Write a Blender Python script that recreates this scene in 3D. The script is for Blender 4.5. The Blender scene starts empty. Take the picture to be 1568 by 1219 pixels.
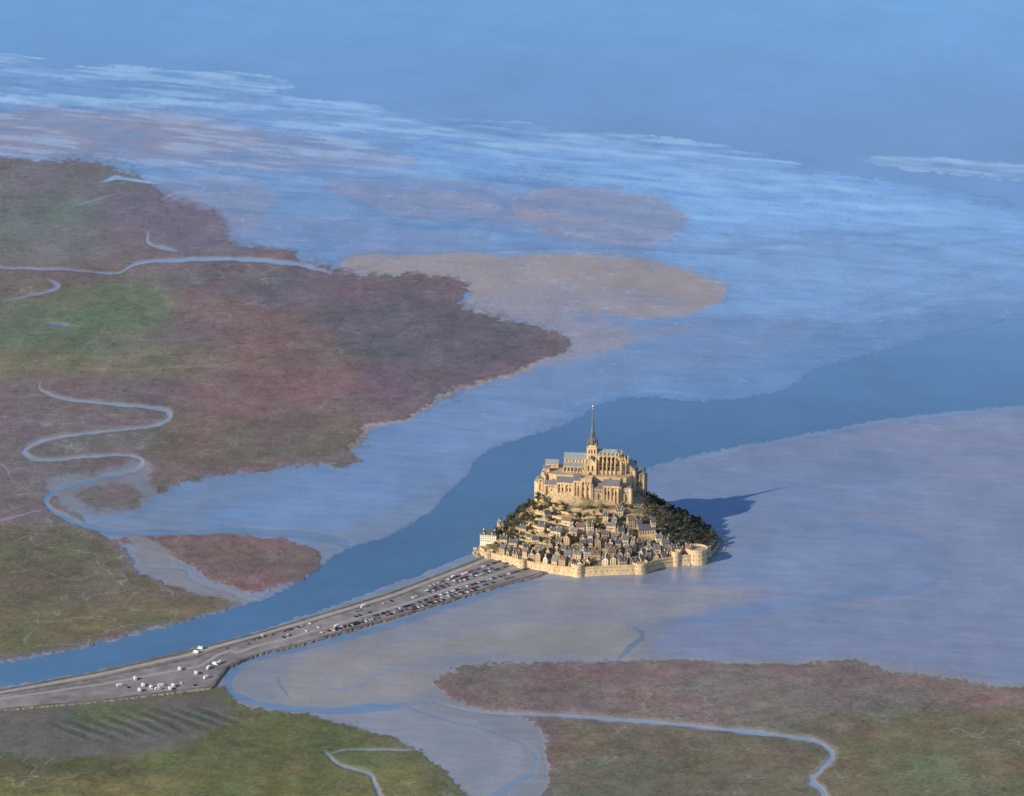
import bpy, math, random
import numpy as np
from mathutils import Vector, Matrix
random.seed(7)
RAD=math.radians
# ------------------------------------------------------------------ image pixels unprojected to ground
F=3750.0; A=RAD(15.8); H=977.0
sA,cA=math.sin(A),math.cos(A)
def G0(u,v,z=0.0):
    dx=(u-784)/F; dy=(609.5-v)/F
    t=(z-H)/(-sA+dy*cA)
    return dx*t, t*(cA+dy*sA)
OX,OY=G0(906,815)
def G(u,v,z=0.0):
    x,y=G0(u,v,z); return x-OX,y-OY
scene=bpy.context.scene
def link(o):
    scene.collection.objects.link(o); return o
def lin(c):
    c=np.asarray(c,dtype=np.float64)/255.0
    return np.where(c<=0.04045,c/12.92,((c+0.055)/1.055)**2.4)
KG=np.array([0.96,0.98,0.93])
# ------------------------------------------------------------------ noise
rng=np.random.RandomState(3)
TBL=[rng.rand(256,256).astype(np.float32) for _ in range(8)]
def vn(x,y,k=0):
    xi=np.floor(x).astype(np.int64); yi=np.floor(y).astype(np.int64)
    fx=(x-xi).astype(np.float32); fy=(y-yi).astype(np.float32)
    fx=fx*fx*(3-2*fx); fy=fy*fy*(3-2*fy)
    T=TBL[k%8]; x0=xi&255; x1=(xi+1)&255; y0=yi&255; y1=(yi+1)&255
    return (T[x0,y0]*(1-fx)+T[x1,y0]*fx)*(1-fy)+(T[x0,y1]*(1-fx)+T[x1,y1]*fx)*fy
def fbm(x,y,o=4,k=0):
    s=0;a=0.5;n=0
    for i in range(o):
        s=s+a*vn(x*2**i+17.3*i,y*2**i+5.1*i,k+i); n+=a; a*=0.5
    return s/n*2-1
def cat(pts,closed=True,sub=4):
    P=np.array([p[:2] for p in pts],dtype=np.float64)
    n=len(P); out=[]
    for i in (range(n) if closed else range(n-1)):
        if closed: p0,p1,p2,p3=P[(i-1)%n],P[i],P[(i+1)%n],P[(i+2)%n]
        else: p0,p1,p2,p3=P[max(i-1,0)],P[i],P[i+1],P[min(i+2,n-1)]
        for k in range(sub):
            t=k/sub
            if np.hypot(*(p2-p1))>900: out.append(p1*(1-t)+p2*t); continue
            m1=(p2-p0)/2; m2=(p3-p1)/2; L=np.hypot(*(p2-p1))*1.2
            for m in (m1,m2):
                q=np.hypot(*m)
                if q>L: m*=L/q
            out.append((2*t**3-3*t*t+1)*p1+(t**3-2*t*t+t)*m1+(-2*t**3+3*t*t)*p2+(t**3-t*t)*m2)
    if not closed: out.append(P[-1])
    return np.array(out)
# ------------------------------------------------------------------ ground grid
def axis(segs):
    out=[]
    for a,b,n in segs: out+=list(np.linspace(a,b,n,endpoint=False))
    out.append(segs[-1][1]); return np.array(out)
us=axis([(-9000,-1500,10),(-1500,-60,70),(-60,1630,1200),(1630,3000,70),(3000,10500,10)])
vs=axis([(3500,1900,12),(1900,1240,40),(1240,-15,1060),(-15,-300,50),(-300,-400,20),(-400,-435,6)])
NU,NV=len(us),len(vs)
UU,VV=np.meshgrid(us,vs)
U=UU.ravel(); V=VV.ravel()
dx=(U-784)/F; dy=(609.5-V)/F; T=-H/(-sA+dy*cA)
GX=dx*T-OX; GY=T*(cA+dy*sA)-OY
N=len(U)
w1=fbm(U/70,V/28,5,0); w2=fbm(U/70+40,V/28+90,5,3)
f1=fbm(U/16,V/7,4,1); f2=fbm(U/16+50,V/7+20,4,5)
en=fbm(U/7+9,V/3+4,3,2)
wd=fbm(U/30+3,V/13+8,3,7)
big=fbm(U/260,V/110,4,2)
streak=fbm(U/120+V/90.,V/7.0-U/60.,5,4)
streak2=fbm(U/60-V/80,V/4.0-U/50.,4,6)
streak3=fbm(U/45+V/60,V/3.2-U/90.,3,1)
mott=fbm(U/30,V/12,5,5)
WU=(U+w1*18+f1*7).astype(np.float32); WV=(V+w2*8+f2*3.5).astype(np.float32)
LU=(U+w1*6+f1*3).astype(np.float32); LV=(V+w2*3+f2*1.4).astype(np.float32)
def seg_sdf(P,closed,X,Y):
    d=np.full(len(X),1e12,dtype=np.float32); par=np.zeros(len(X),dtype=np.float32)
    ins=np.zeros(len(X),dtype=bool)
    n=len(P); m=n if closed else n-1
    for i in range(m):
        ax,ay=np.float32(P[i][0]),np.float32(P[i][1]); bx,by=np.float32(P[(i+1)%n][0]),np.float32(P[(i+1)%n][1])
        ex,ey=bx-ax,by-ay; L=ex*ex+ey*ey+np.float32(1e-6)
        qx=X-ax; qy=Y-ay
        t=np.clip((qx*ex+qy*ey)/L,0,1)
        rx=qx-t*ex; ry=(qy-t*ey)
        dd=rx*rx+ry*ry
        if closed:
            np.minimum(d,dd,out=d)
            if ay!=by:
                c=((ay>Y)!=(by>Y))&(qx<ex*qy/ey)
                ins^=c
        else:
            mk=dd<d; d[mk]=dd[mk]; par[mk]=i+t[mk]
    d=np.sqrt(d)
    return (np.where(ins,-d,d) if closed else (d,par))
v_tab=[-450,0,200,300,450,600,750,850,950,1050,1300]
c_tab=np.array([lin(c) for c in [(118,165,222),(122,170,225),(130,168,222),(124,160,212),(122,154,202),(116,144,190),(120,142,180),(130,142,168),(140,142,156),(138,140,152),(138,140,152)]])  # flats by distance; blue haze and sky cast are mixed into these colours
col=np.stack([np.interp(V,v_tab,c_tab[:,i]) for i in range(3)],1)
wet=np.full(N,0.85); marsh=np.zeros(N); z=np.full(N,0.5)
def paint(m,c=None,w=None,ms=None,zz=None):
    idx,a=m
    if c is not None:
        cc=lin(c); col[idx]=col[idx]*(1-a[:,None])+cc*a[:,None]
    if w is not None: wet[idx]=wet[idx]*(1-a)+w*a
    if ms is not None: marsh[idx]=marsh[idx]*(1-a)+ms*a
    if zz is not None: z[idx]=z[idx]*(1-a)+zz*a
def poly(pts,soft=3.0,fine=False,amt=1.0,sub=4,rag=.9,brk=0):
    P=cat(pts,True,sub); X,Y=(LU,LV) if fine else (WU,WV)
    mg=soft*2+2
    idx=np.where((X>P[:,0].min()-mg)&(X<P[:,0].max()+mg)&(Y>P[:,1].min()-mg)&(Y<P[:,1].max()+mg))[0]
    sd=seg_sdf(P,True,X[idx],Y[idx])+en[idx]*soft*rag
    a=np.clip(0.5-sd/(2*soft),0,1); a=a*a*(3-2*a)*amt
    if brk: a=a*np.clip(.62+brk*(streak2[idx]+.7*streak[idx]),0,1)
    return idx,a
def line(pts,w=None,soft=1.5,fine=True,amt=1.0,sub=5,wk=1.0):
    P=cat(pts,False,sub); W=np.interp(np.arange(len(P))/sub,np.arange(len(pts)),[p[2] if len(p)>2 else w for p in pts])*wk
    X,Y=(LU,LV) if fine else (WU,WV)
    mg=W.max()*2+soft*2
    idx=np.where((X>P[:,0].min()-mg)&(X<P[:,0].max()+mg)&(Y>P[:,1].min()-mg)&(Y<P[:,1].max()+mg))[0]
    d,par=seg_sdf(P,False,X[idx],Y[idx])
    ww=np.interp(par,np.arange(len(W)),W)*(1+.6*wd[idx])
    ends=np.clip(np.minimum(par,len(W)-1-par)/3.0,0,1)*.7+.3
    a=np.clip(0.5-(d-ww/2)/(2*soft),0,1); a=a*a*(3-2*a)*amt*ends
    return idx,a
SEA=[(-2500,80),(0,92),(60,98),(180,112),(300,122),(430,142),(520,152),(600,165),(700,178),(800,188),(900,200),(1000,212),(1100,225),(1180,240),(1240,258),(1330,272),(1450,288),(1510,298),(1568,318),(1900,360),(4500,500),(12000,500),(12000,-700),(-12000,-700),(-12000,80)]
CH=[(-2500,1400),(-300,1090),(0,1020),(90,1002),(210,975),(300,950),(370,930),(440,905),(490,875),(530,845),(600,822),(650,792),(700,747),(730,706),(770,682),(870,650),(930,618),(1000,610),(1100,616),(1200,598),(1250,568),(1350,540),(1450,515),(1568,490),(1900,450),(1900,590),(1568,618),(1400,635),(1270,655),(1130,682),(1000,712),(900,760),(820,790),(735,840),(660,872),(560,908),(450,948),(300,992),(150,1024),(0,1052),(-300,1125),(-2500,1500)]
# --- tonal patches on the flats
paint(poly([(560,235),(900,212),(1220,255),(1400,278),(1568,325),(1900,400),(1900,470),(1500,405),(1300,425),(1120,400),(1050,350),(1040,310),(850,270),(650,265)],18),(134,180,238),1.0)
paint(poly([(1060,262),(1300,290),(1540,345),(1400,345),(1220,320),(1080,300)],14,amt=.6,brk=.8),(150,190,240),1.0)
paint(poly([(1000,380),(1250,350),(1568,380),(1800,400),(1800,455),(1450,470),(1200,500),(1080,480),(1130,440)],20),(130,168,220),1.0)
paint(poly([(820,520),(1000,495),(1240,490),(1200,530),(1110,570),(950,600),(860,640),(740,690),(640,760),(560,800),(420,830),(300,800),(560,690),(640,630),(760,590)],12),(120,146,190),0.9)
paint(poly([(860,640),(1000,590),(1150,560),(1300,500),(1568,450),(1900,400),(1900,520),(1568,540),(1200,620),(1000,640)],26,amt=.85),(106,142,192),1.0)
paint(poly([(1000,720),(1270,660),(1568,622),(1900,600),(1900,1060),(1568,1045),(1300,1010),(1000,1000),(1100,900),(1130,800)],12),(132,142,175),0.8)
paint(poly([(1280,670),(1568,640),(1900,640),(1900,760),(1568,740),(1400,720)],20,amt=.6),(142,148,180),0.8)
paint(poly([(1000,730),(1150,700),(1350,690),(1420,740),(1300,790),(1150,800),(1050,780)],24,amt=.7),(122,140,180),0.9)
paint(poly([(1150,820),(1300,815),(1420,830),(1420,890),(1250,905),(1120,890)],18,amt=.45),(122,144,184),0.9)
paint(poly([(820,900),(1000,895),(1160,905),(1100,930),(960,945),(700,985),(560,1010),(430,1010),(560,985),(700,945)],10),(146,147,160),0.7)
paint(poly([(500,1000),(700,975),(960,955),(960,1005),(780,1008),(680,1020),(660,1060),(600,1075),(440,1075),(440,1030)],10),(150,147,152),0.5)
paint(poly([(440,1085),(640,1078),(740,1120),(800,1150),(790,1190),(760,1300),(700,1300),(640,1150),(540,1110)],5),(144,148,163),0.7)
# --- sand banks
paint(poly([(-2500,160),(0,163),(150,166),(300,178),(420,198),(520,214),(640,240),(610,256),(400,262),(200,250),(0,244),(-2500,244)],9,amt=.95,brk=.9),(150,154,186),0.35)
paint(poly([(-2500,160),(0,170),(150,172),(330,190),(400,215),(300,235),(0,236),(-2500,236)],12,amt=.85,brk=.6),(158,151,170),0.3)
paint(poly([(200,285),(300,275),(400,285),(420,320),(400,350),(330,360),(250,350)],14,amt=.8,brk=.3),(152,148,168),0.3)
paint(poly([(500,282),(600,270),(720,280),(800,300),(860,330),(780,350),(650,335),(560,318)],12,amt=.85,brk=.8),(148,150,180),0.5)
paint(poly([(785,305),(860,292),(960,293),(1030,315),(1045,345),(1010,372),(900,378),(825,355)],6,amt=.95,brk=.3,rag=1.3),(152,151,174),0.4)
paint(line([(790,300),(870,292),(960,294),(1032,316),(1046,345),(1010,370),(900,376)],4,2,fine=False,amt=.45),(168,170,194),.5)
paint(poly([(330,350),(480,330),(620,350),(760,360),(700,380),(500,388),(380,380)],14,amt=.6,brk=.5),(138,147,184),0.6)
paint(poly([(520,395),(640,387),(800,391),(960,393),(1040,408),(1112,440),(1095,468),(1020,488),(900,480),(800,492),(700,475),(710,445),(640,425),(525,415)],6,rag=1.3),(163,155,162),0.2)
paint(poly([(700,460),(850,440),(1000,450),(1080,465),(1000,484),(850,478),(780,488),(720,478)],11,amt=.7,brk=.6),(150,151,174),0.4)
paint(poly([(690,470),(830,478),(960,498),(970,520),(910,545),(850,560),(790,572),(860,530),(850,510),(760,490)],8,amt=.85,rag=1.2),(156,153,170),0.3)
paint(line([(860,545),(900,530),(940,525),(1000,510),(1100,500)],16,7,amt=.45),(160,158,172),.5)
# --- salt marsh, west
ML=[(-2500,245),(0,246),(130,250),(235,285),(260,345),(330,375),(450,385),(460,405),(560,418),(640,420),(706,436),(690,468),(760,488),(850,508),(866,530),(800,565),(740,583),(690,598),(640,625),(590,648),(552,662),(530,690),(552,710),(480,716),(400,720),(300,735),(240,758),(205,735),(150,760),(120,775),(140,812),(200,850),(230,885),(330,905),(365,925),(300,947),(210,972),(90,1000),(0,1018),(-300,1085),(-2500,1400)]
paint(line([(866,528),(800,566),(690,600),(590,650),(552,664),(530,692),(552,710)],10,3,fine=False),(166,158,160),0.3)
paint(poly(ML,2.6,rag=1.5),(122,111,117),0.0,1.0,1.1)
paint(poly([(-2500,245),(0,246),(150,250),(235,285),(250,345),(150,400),(0,410),(-2500,420)],20,amt=.8),(124,121,130),0.1,0.8)
paint(poly([(-2500,300),(0,310),(120,310),(160,350),(120,395),(0,400),(-2500,400)],24,amt=.6),(116,124,120),0.1,0.8)
paint(poly([(190,290),(330,325),(360,370),(450,388),(330,392),(230,380)],10),(122,115,132),0.1,0.8)
paint(poly([(380,405),(560,420),(700,440),(690,470),(850,512),(860,532),(740,580),(640,618),(560,600),(480,500),(250,430)],18),(114,105,118),0.05,1)
paint(poly([(-2500,420),(0,440),(150,435),(270,450),(260,500),(180,540),(0,590),(-2500,620)],26,amt=.8),(110,119,104),0.0,1)
paint(poly([(60,455),(240,440),(270,475),(180,515),(80,500)],22,amt=.45,brk=.4),(100,126,96),0.0,1)
paint(poly([(-2500,520),(0,540),(250,530),(420,540),(300,580),(100,575),(0,580)],14,amt=.5),(130,121,98),0.0,1)
paint(poly([(260,460),(430,470),(560,560),(480,640),(330,650),(260,590),(350,530)],26,amt=.6),(132,109,110),0.0,1)
paint(poly([(230,650),(420,640),(560,640),(530,690),(400,715),(260,720)],16,amt=.8),(116,108,101),0.0,1)
paint(poly([(-2500,800),(60,800),(140,820),(230,885),(365,925),(250,955),(0,1012),(-2500,1100)],10),(111,105,93),0.0,1)
paint(poly([(-2500,900),(80,930),(330,925),(340,935),(150,975),(0,1008),(-2500,1060)],14,amt=.7),(119,111,87),0.0,1)
paint(poly([(165,832),(230,820),(380,818),(450,830),(496,856),(480,882),(440,902),(385,906),(330,890),(250,850)],3,rag=1.5),(126,106,108),0.0,1.0,1.1)
paint(poly([(75,740),(160,725),(215,705),(235,740),(220,770),(160,790),(110,785)],6,amt=.9),(132,134,148),0.5,0.2,0.6)
paint(poly([(130,755),(200,745),(215,770),(180,780),(135,775)],6,amt=.85),(122,109,108),0.2,1)
paint(poly([(200,820),(240,830),(300,890),(370,905),(400,925),(350,925),(230,875)],4,amt=.9),(140,140,150),0.5,0.2,0.6)
# --- salt marsh, south east
MR=[(680,1030),(760,1018),(900,1012),(1050,1014),(1200,1018),(1290,1012),(1380,1035),(1568,1052),(1900,1080),(4000,1200),(4000,3600),(820,3600),(800,1300),(825,1230),(835,1190),(840,1140),(800,1095),(720,1080),(670,1052)]
paint(line([(680,1030),(760,1016),(900,1010),(1050,1012),(1200,1016),(1300,1014),(1390,1036),(1568,1052)],10,5,amt=.5,fine=False),(160,156,160),0.3)
paint(poly(MR,3,rag=1.5),(127,114,115),0.0,1,1.1)
paint(poly([(860,1115),(1000,1110),(1300,1100),(1700,1080),(4000,1300),(4000,3600),(900,3600),(860,1400),(860,1190)],20),(115,108,96),0.0,1)
paint(poly([(1290,1130),(1568,1100),(1900,1150),(1900,1600),(1200,1600),(1280,1190)],24,amt=.8),(114,112,90),0.0,1)
paint(poly([(1380,1040),(1568,1056),(1800,1080),(1600,1080),(1450,1064)],5,amt=.6),(142,116,117),0.0,1)
# --- salt marsh, south west
MB_=[(-2500,1180),(-300,1120),(0,1085),(160,1062),(345,1052),(372,1083),(440,1090),(540,1110),(600,1130),(660,1165),(700,1195),(725,1260),(740,1500),(740,3600),(-4000,3600),(-4000,1200)]
paint(poly(MB_,3,rag=1.5),(106,108,84),0.0,1,1.1)
paint(poly([(-2500,1180),(0,1150),(200,1160),(340,1130),(420,1100),(520,1120),(640,1165),(560,1170),(400,1180),(100,1200),(0,1210),(-2500,1300)],14,amt=.75,brk=.3),(97,108,71),0,1)
paint(poly([(-2500,1190),(0,1180),(200,1195),(500,1175),(660,1200),(700,1600),(-2500,1600)],14,amt=.8,brk=.5),(126,120,78),0,1)
paint(poly([(-2500,1120),(0,1090),(150,1075),(340,1068),(345,1105),(300,1130),(210,1158),(0,1165),(-2500,1210)],7,amt=.9),(107,105,103),0.2,0.6)
paint(poly([(100,1100),(160,1075),(240,1085),(230,1105),(180,1112)],6,amt=.8),(102,109,80),0,1)
paint(poly([(-100,1170),(60,1160),(200,1172),(180,1190),(-100,1195)],10,amt=.6),(88,90,72),0,1)
for i in range(9):
    a=96+i*27; bb=1106-i*3.0
    paint(line([(a-24,bb),(a+16,bb+15),(a+62,bb+34)],6,1.5,amt=.65),(74,77,78))
    paint(line([(a-14,bb-1),(a+28,bb+13),(a+74,bb+32)],3,1.3,amt=.45),(126,120,114))
# --- fine drainage on marsh and flats
def net(x,y,o,k,th,mask,c,amt):
    r=np.abs(fbm(x,y,o,k)); q=np.clip((th-r)/(th*.7),0,1)*np.clip(mask,0,1)*amt
    col[:]=col*(1-q[:,None])+lin(c)*q[:,None]
net(U/75+w1*.25,V/28+w2*.25,3,3,.02,marsh*np.clip(.4+1.7*big,0,1),(152,149,154),.55)
net(U/42+w2*.3+13,V/16+w1*.2,3,7,.022,marsh*np.clip(.2+1.5*mott,0,1),(146,141,144),.5)
net(U/38+9,V/14+w2*.3,3,6,.035,marsh*np.clip(.5-1.5*big,0,1),(78,74,80),.4)
flat0=1-marsh
net(U/90+w1*.4+31,V/22+w2*.3,4,1,.02,flat0*np.clip(.4+1.5*mott,0,1),(100,134,184),.5)
net(U/50+w2*.4+71,V/13+w1*.3,4,5,.026,flat0*np.clip(.3-1.5*mott,0,1)*np.clip((800-V)/200,.3,1),(160,188,230),.5)
net(U/34+w1*.5+11,V/7+w2*.4,4,2,.03,flat0*np.clip((560-V)/120,0,1)*np.clip(.5+1.5*big,0,1),(108,140,194),.5)
net(U/150+V/80.,V/9-U/80.,3,3,.03,flat0*np.clip((620-V)/150,.15,1),(158,192,238),.4)
net(U/130-V/90.+5,V/8-U/100.,3,0,.03,flat0*np.clip((620-V)/150,.2,1),(104,136,190),.35)
# --- creeks (films of water on mud)
CW=(144,155,178); CB=(108,136,172)
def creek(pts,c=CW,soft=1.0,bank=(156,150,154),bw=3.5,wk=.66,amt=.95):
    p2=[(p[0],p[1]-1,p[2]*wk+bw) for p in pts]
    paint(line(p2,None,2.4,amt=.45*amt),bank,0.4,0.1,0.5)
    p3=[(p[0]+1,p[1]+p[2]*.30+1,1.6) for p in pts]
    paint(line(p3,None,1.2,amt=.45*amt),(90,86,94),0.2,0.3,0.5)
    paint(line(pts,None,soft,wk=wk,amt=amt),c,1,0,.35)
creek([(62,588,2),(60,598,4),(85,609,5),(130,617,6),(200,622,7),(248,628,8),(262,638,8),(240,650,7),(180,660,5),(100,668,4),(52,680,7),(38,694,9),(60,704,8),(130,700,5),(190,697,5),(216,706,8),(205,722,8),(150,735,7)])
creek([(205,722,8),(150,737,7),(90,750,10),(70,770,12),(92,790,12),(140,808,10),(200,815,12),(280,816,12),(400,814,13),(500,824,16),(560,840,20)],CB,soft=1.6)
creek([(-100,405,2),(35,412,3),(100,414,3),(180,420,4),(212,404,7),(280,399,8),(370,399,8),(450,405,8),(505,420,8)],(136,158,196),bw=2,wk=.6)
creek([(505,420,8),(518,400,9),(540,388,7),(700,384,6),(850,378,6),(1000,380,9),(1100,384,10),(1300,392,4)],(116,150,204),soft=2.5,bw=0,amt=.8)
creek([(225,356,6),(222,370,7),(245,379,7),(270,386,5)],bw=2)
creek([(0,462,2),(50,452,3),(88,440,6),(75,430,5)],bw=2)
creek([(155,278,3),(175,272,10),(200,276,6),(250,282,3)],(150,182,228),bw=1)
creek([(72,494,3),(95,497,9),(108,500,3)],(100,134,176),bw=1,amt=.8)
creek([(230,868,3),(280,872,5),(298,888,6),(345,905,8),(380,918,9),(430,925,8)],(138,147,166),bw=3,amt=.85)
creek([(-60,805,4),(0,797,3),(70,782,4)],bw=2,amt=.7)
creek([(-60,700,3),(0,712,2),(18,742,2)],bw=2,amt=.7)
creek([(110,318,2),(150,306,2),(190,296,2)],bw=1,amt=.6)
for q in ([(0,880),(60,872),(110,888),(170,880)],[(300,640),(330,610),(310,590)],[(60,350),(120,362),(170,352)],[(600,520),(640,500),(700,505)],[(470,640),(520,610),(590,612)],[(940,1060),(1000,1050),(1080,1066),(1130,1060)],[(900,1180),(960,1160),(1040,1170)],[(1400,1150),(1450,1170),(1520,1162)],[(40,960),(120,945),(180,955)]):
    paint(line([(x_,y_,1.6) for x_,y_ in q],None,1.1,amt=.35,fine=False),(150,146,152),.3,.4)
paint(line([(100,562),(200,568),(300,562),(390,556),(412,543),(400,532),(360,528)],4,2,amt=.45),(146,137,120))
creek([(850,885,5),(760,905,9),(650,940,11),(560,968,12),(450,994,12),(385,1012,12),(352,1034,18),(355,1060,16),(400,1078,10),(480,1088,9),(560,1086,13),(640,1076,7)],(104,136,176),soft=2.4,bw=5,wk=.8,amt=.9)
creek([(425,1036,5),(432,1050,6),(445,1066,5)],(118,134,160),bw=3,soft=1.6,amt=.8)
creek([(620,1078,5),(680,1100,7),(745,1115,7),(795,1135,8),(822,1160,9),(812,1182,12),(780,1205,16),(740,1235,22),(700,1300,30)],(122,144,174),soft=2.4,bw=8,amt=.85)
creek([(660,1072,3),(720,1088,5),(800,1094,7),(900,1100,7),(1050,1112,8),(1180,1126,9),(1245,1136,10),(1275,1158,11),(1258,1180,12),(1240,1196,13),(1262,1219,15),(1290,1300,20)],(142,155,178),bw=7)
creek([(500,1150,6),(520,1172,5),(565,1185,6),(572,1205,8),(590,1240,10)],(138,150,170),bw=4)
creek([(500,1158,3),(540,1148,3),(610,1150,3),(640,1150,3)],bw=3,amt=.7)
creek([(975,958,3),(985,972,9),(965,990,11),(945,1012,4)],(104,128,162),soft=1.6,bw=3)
# --- wet lines on the eastern flats
for pts,w,a in [([(975,957),(1090,945),(1250,918),(1380,908),(1440,885),(1440,850),(1400,820),(1300,808),(1180,812)],14,.4),
              ([(1000,712),(1130,681),(1270,655),(1400,635),(1568,618)],12,.4),
              ([(1350,670),(1430,710),(1460,760)],8,.3),([(1568,700),(1500,690),(1440,700)],8,.3),
              ([(520,1060),(620,1020),(780,1008),(945,1012)],8,.25),
              ([(1100,602),(1000,600),(930,610),(900,620)],10,.5),
              ([(1568,400),(1400,440),(1280,470),(1130,490),(1000,520)],9,.35),
              ([(1568,430),(1480,450),(1350,470),(1240,500)],7,.35),
              ([(430,300),(520,300),(640,350),(760,330),(780,310)],7,.5),
              ([(640,265),(760,300),(780,320),(770,340)],7,.5),([(1568,350),(1420,352),(1320,362),(1100,350)],6,.5),
              ([(1568,360),(1400,380),(1200,372),(1080,390)],6,.5),([(560,740),(640,700),(700,690),(708,668)],5,.35),([(430,720),(520,740),(600,735)],5,.3)]:
    paint(line(pts,w,6,amt=a,fine=False),(98,134,184),1)
paint(line([(1395,800),(1440,850),(1442,890),(1400,915),(1300,930)],7,5,amt=.4,fine=False),(154,152,172),0.5)
paint(line([(1090,905),(1000,945),(860,960),(700,975)],14,6,amt=.35),(158,157,168),0.6)
paint(line([(1568,455),(1450,458),(1380,475),(1300,490)],7,3,amt=.5),(140,174,224),1)
paint(line([(930,604),(1000,600),(1090,604)],7,4,amt=.5),(130,166,218),1)
paint(line([(700,185),(760,172),(870,195)],6,4,amt=.6),(155,192,238),1)
paint(line([(1568,622),(1400,640),(1270,660),(1130,688),(1010,716)],3,2,amt=.45),(150,160,188),1)
paint(poly([(1000,862),(1100,858),(1120,885),(1000,905),(940,890)],8,amt=.9),(130,139,164),1.3)
# --- open water (shelving shores, then below water level)
paint(poly(SEA,14),(110,149,205),1,0,0.2)
paint(poly(SEA,6),None,None,None,-0.9)
paint(poly(CH,13,fine=True,amt=.7),(99,131,174),1,0)
m=poly(CH,4,fine=True); paint(m,(92,126,170),1,0,-1.6)
paint(line([(670,778),(705,742),(728,712),(762,688),(806,668)],2.6,1,amt=.8),(78,96,126),.5)  # shadow of the channel bank, painted as a dark line
for pts,c,bk in [([(-2500,70),(0,80),(50,84),(75,93),(0,98),(-2500,98)],(156,196,240),.7),
    ([(-2500,98),(0,104),(170,103),(300,108),(400,116),(455,132),(380,139),(200,127),(0,124),(-2500,124)],(144,186,236),1.2),
    ([(-2500,146),(0,147),(150,147),(330,157),(240,163),(0,159),(-2500,158)],(160,200,243),.8),
    ([(1316,250),(1345,236),(1450,241),(1568,255),(1900,286),(4000,420),(4000,440),(1900,324),(1568,280),(1450,266),(1380,259)],(150,183,226),.2),
    ([(430,150),(540,158),(640,180),(760,182),(900,198),(1100,222),(1230,252),(1100,262),(900,235),(760,225),(600,205),(480,180)],(142,184,236),1.0)]:
    paint(poly(pts,4,brk=bk),c,1,0,1.3)
# --- tonal variation
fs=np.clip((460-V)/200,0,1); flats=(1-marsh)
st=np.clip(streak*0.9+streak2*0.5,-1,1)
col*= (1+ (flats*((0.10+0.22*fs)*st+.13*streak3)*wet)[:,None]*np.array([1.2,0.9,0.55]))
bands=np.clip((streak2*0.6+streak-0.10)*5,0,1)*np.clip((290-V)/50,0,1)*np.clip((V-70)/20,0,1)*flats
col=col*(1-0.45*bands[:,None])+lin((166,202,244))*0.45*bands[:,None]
col*=(1+(0.07*mott+0.08*big)[:,None])
col*=(1+(marsh*(0.16*mott+.12*en))[:,None]*np.array([1,0.95,0.85]))
red=np.clip(fbm(U/110+7,V/45+3,4,6)*1.8,-1,1)*marsh
col*=1+red[:,None]*np.array([0.10,-0.02,-0.01])
gr=np.clip(fbm(U/60+70,V/25+31,4,0)*1.8,-1,1)*marsh
col*=1+gr[:,None]*np.array([-0.05,0.05,-0.04])
col*=1+marsh[:,None]*np.array([0.03,0.04,0.03])
z=z+0.30*mott*marsh+ np.where((V<300)&(V>60),0.45*st*fs,0)+0.05*w1
z=np.where((np.hypot(GX,GY+30)<210)&(z>0),np.maximum(z,.25),z)
col=np.clip(col*KG,0.004,0.88)
def grid_mesh(name,X,Y,Z,nu,nv):
    me=bpy.data.meshes.new(name); n=len(X)
    me.vertices.add(n)
    co=np.empty(n*3,dtype=np.float32); co[0::3]=X; co[1::3]=Y; co[2::3]=Z
    me.vertices.foreach_set('co',co)
    i=np.arange(nv-1)[:,None]*nu+np.arange(nu-1)[None,:]
    q=np.stack([i,i+1,i+nu+1,i+nu],-1).reshape(-1,4).astype(np.int32)
    nf=len(q); me.loops.add(nf*4); me.polygons.add(nf)
    me.loops.foreach_set('vertex_index',q.ravel())
    me.polygons.foreach_set('loop_start',np.arange(0,nf*4,4,dtype=np.int32))
    me.update(calc_edges=True)
    me.polygons.foreach_set('use_smooth',np.ones(nf,dtype=bool))
    return me
def add_col(me,name,c):
    a=me.attributes.new(name,'FLOAT_COLOR','POINT')
    b=np.ones((len(c),4),dtype=np.float32); b[:,:3]=c; a.data.foreach_set('color',b.ravel())
def add_f(me,name,c):
    a=me.attributes.new(name,'FLOAT','POINT'); a.data.foreach_set('value',c.astype(np.float32))
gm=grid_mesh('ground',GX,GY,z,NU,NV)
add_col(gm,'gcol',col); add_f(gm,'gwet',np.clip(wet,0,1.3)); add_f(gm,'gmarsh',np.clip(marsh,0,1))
ground=link(bpy.data.objects.new('ground',gm))
us2=axis([(-9000,-1500,10),(-1500,-60,20),(-60,1630,260),(1630,3000,20),(3000,10500,10)])
vs2=axis([(3500,1900,8),(1900,1240,10),(1240,-15,300),(-15,-400,60),(-400,-435,6)])
a_,b_=np.meshgrid(us2,vs2); a_=a_.ravel(); b_=b_.ravel()
t_=-H/(-sA+(609.5-b_)/F*cA)
wm=grid_mesh('sea_water',(a_-784)/F*t_-OX,t_*(cA+(609.5-b_)/F*sA)-OY,np.zeros(len(a_)),len(us2),len(vs2))
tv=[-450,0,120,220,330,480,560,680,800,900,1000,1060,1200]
tc=np.array([lin(c) for c in [(98,156,220),(100,159,221),(104,150,208),(108,145,199),(112,152,204),(102,142,190),(88,126,170),(80,116,156),(78,113,150),(80,116,154),(84,120,158),(90,124,160),(128,140,160)]])  # water far to near; the haze blue is painted into the tones
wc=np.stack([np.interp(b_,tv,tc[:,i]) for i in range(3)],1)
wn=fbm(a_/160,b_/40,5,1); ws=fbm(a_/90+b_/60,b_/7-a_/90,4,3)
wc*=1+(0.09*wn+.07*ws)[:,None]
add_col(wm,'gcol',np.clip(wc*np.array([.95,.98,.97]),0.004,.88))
water=link(bpy.data.objects.new('sea_water',wm))
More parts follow.
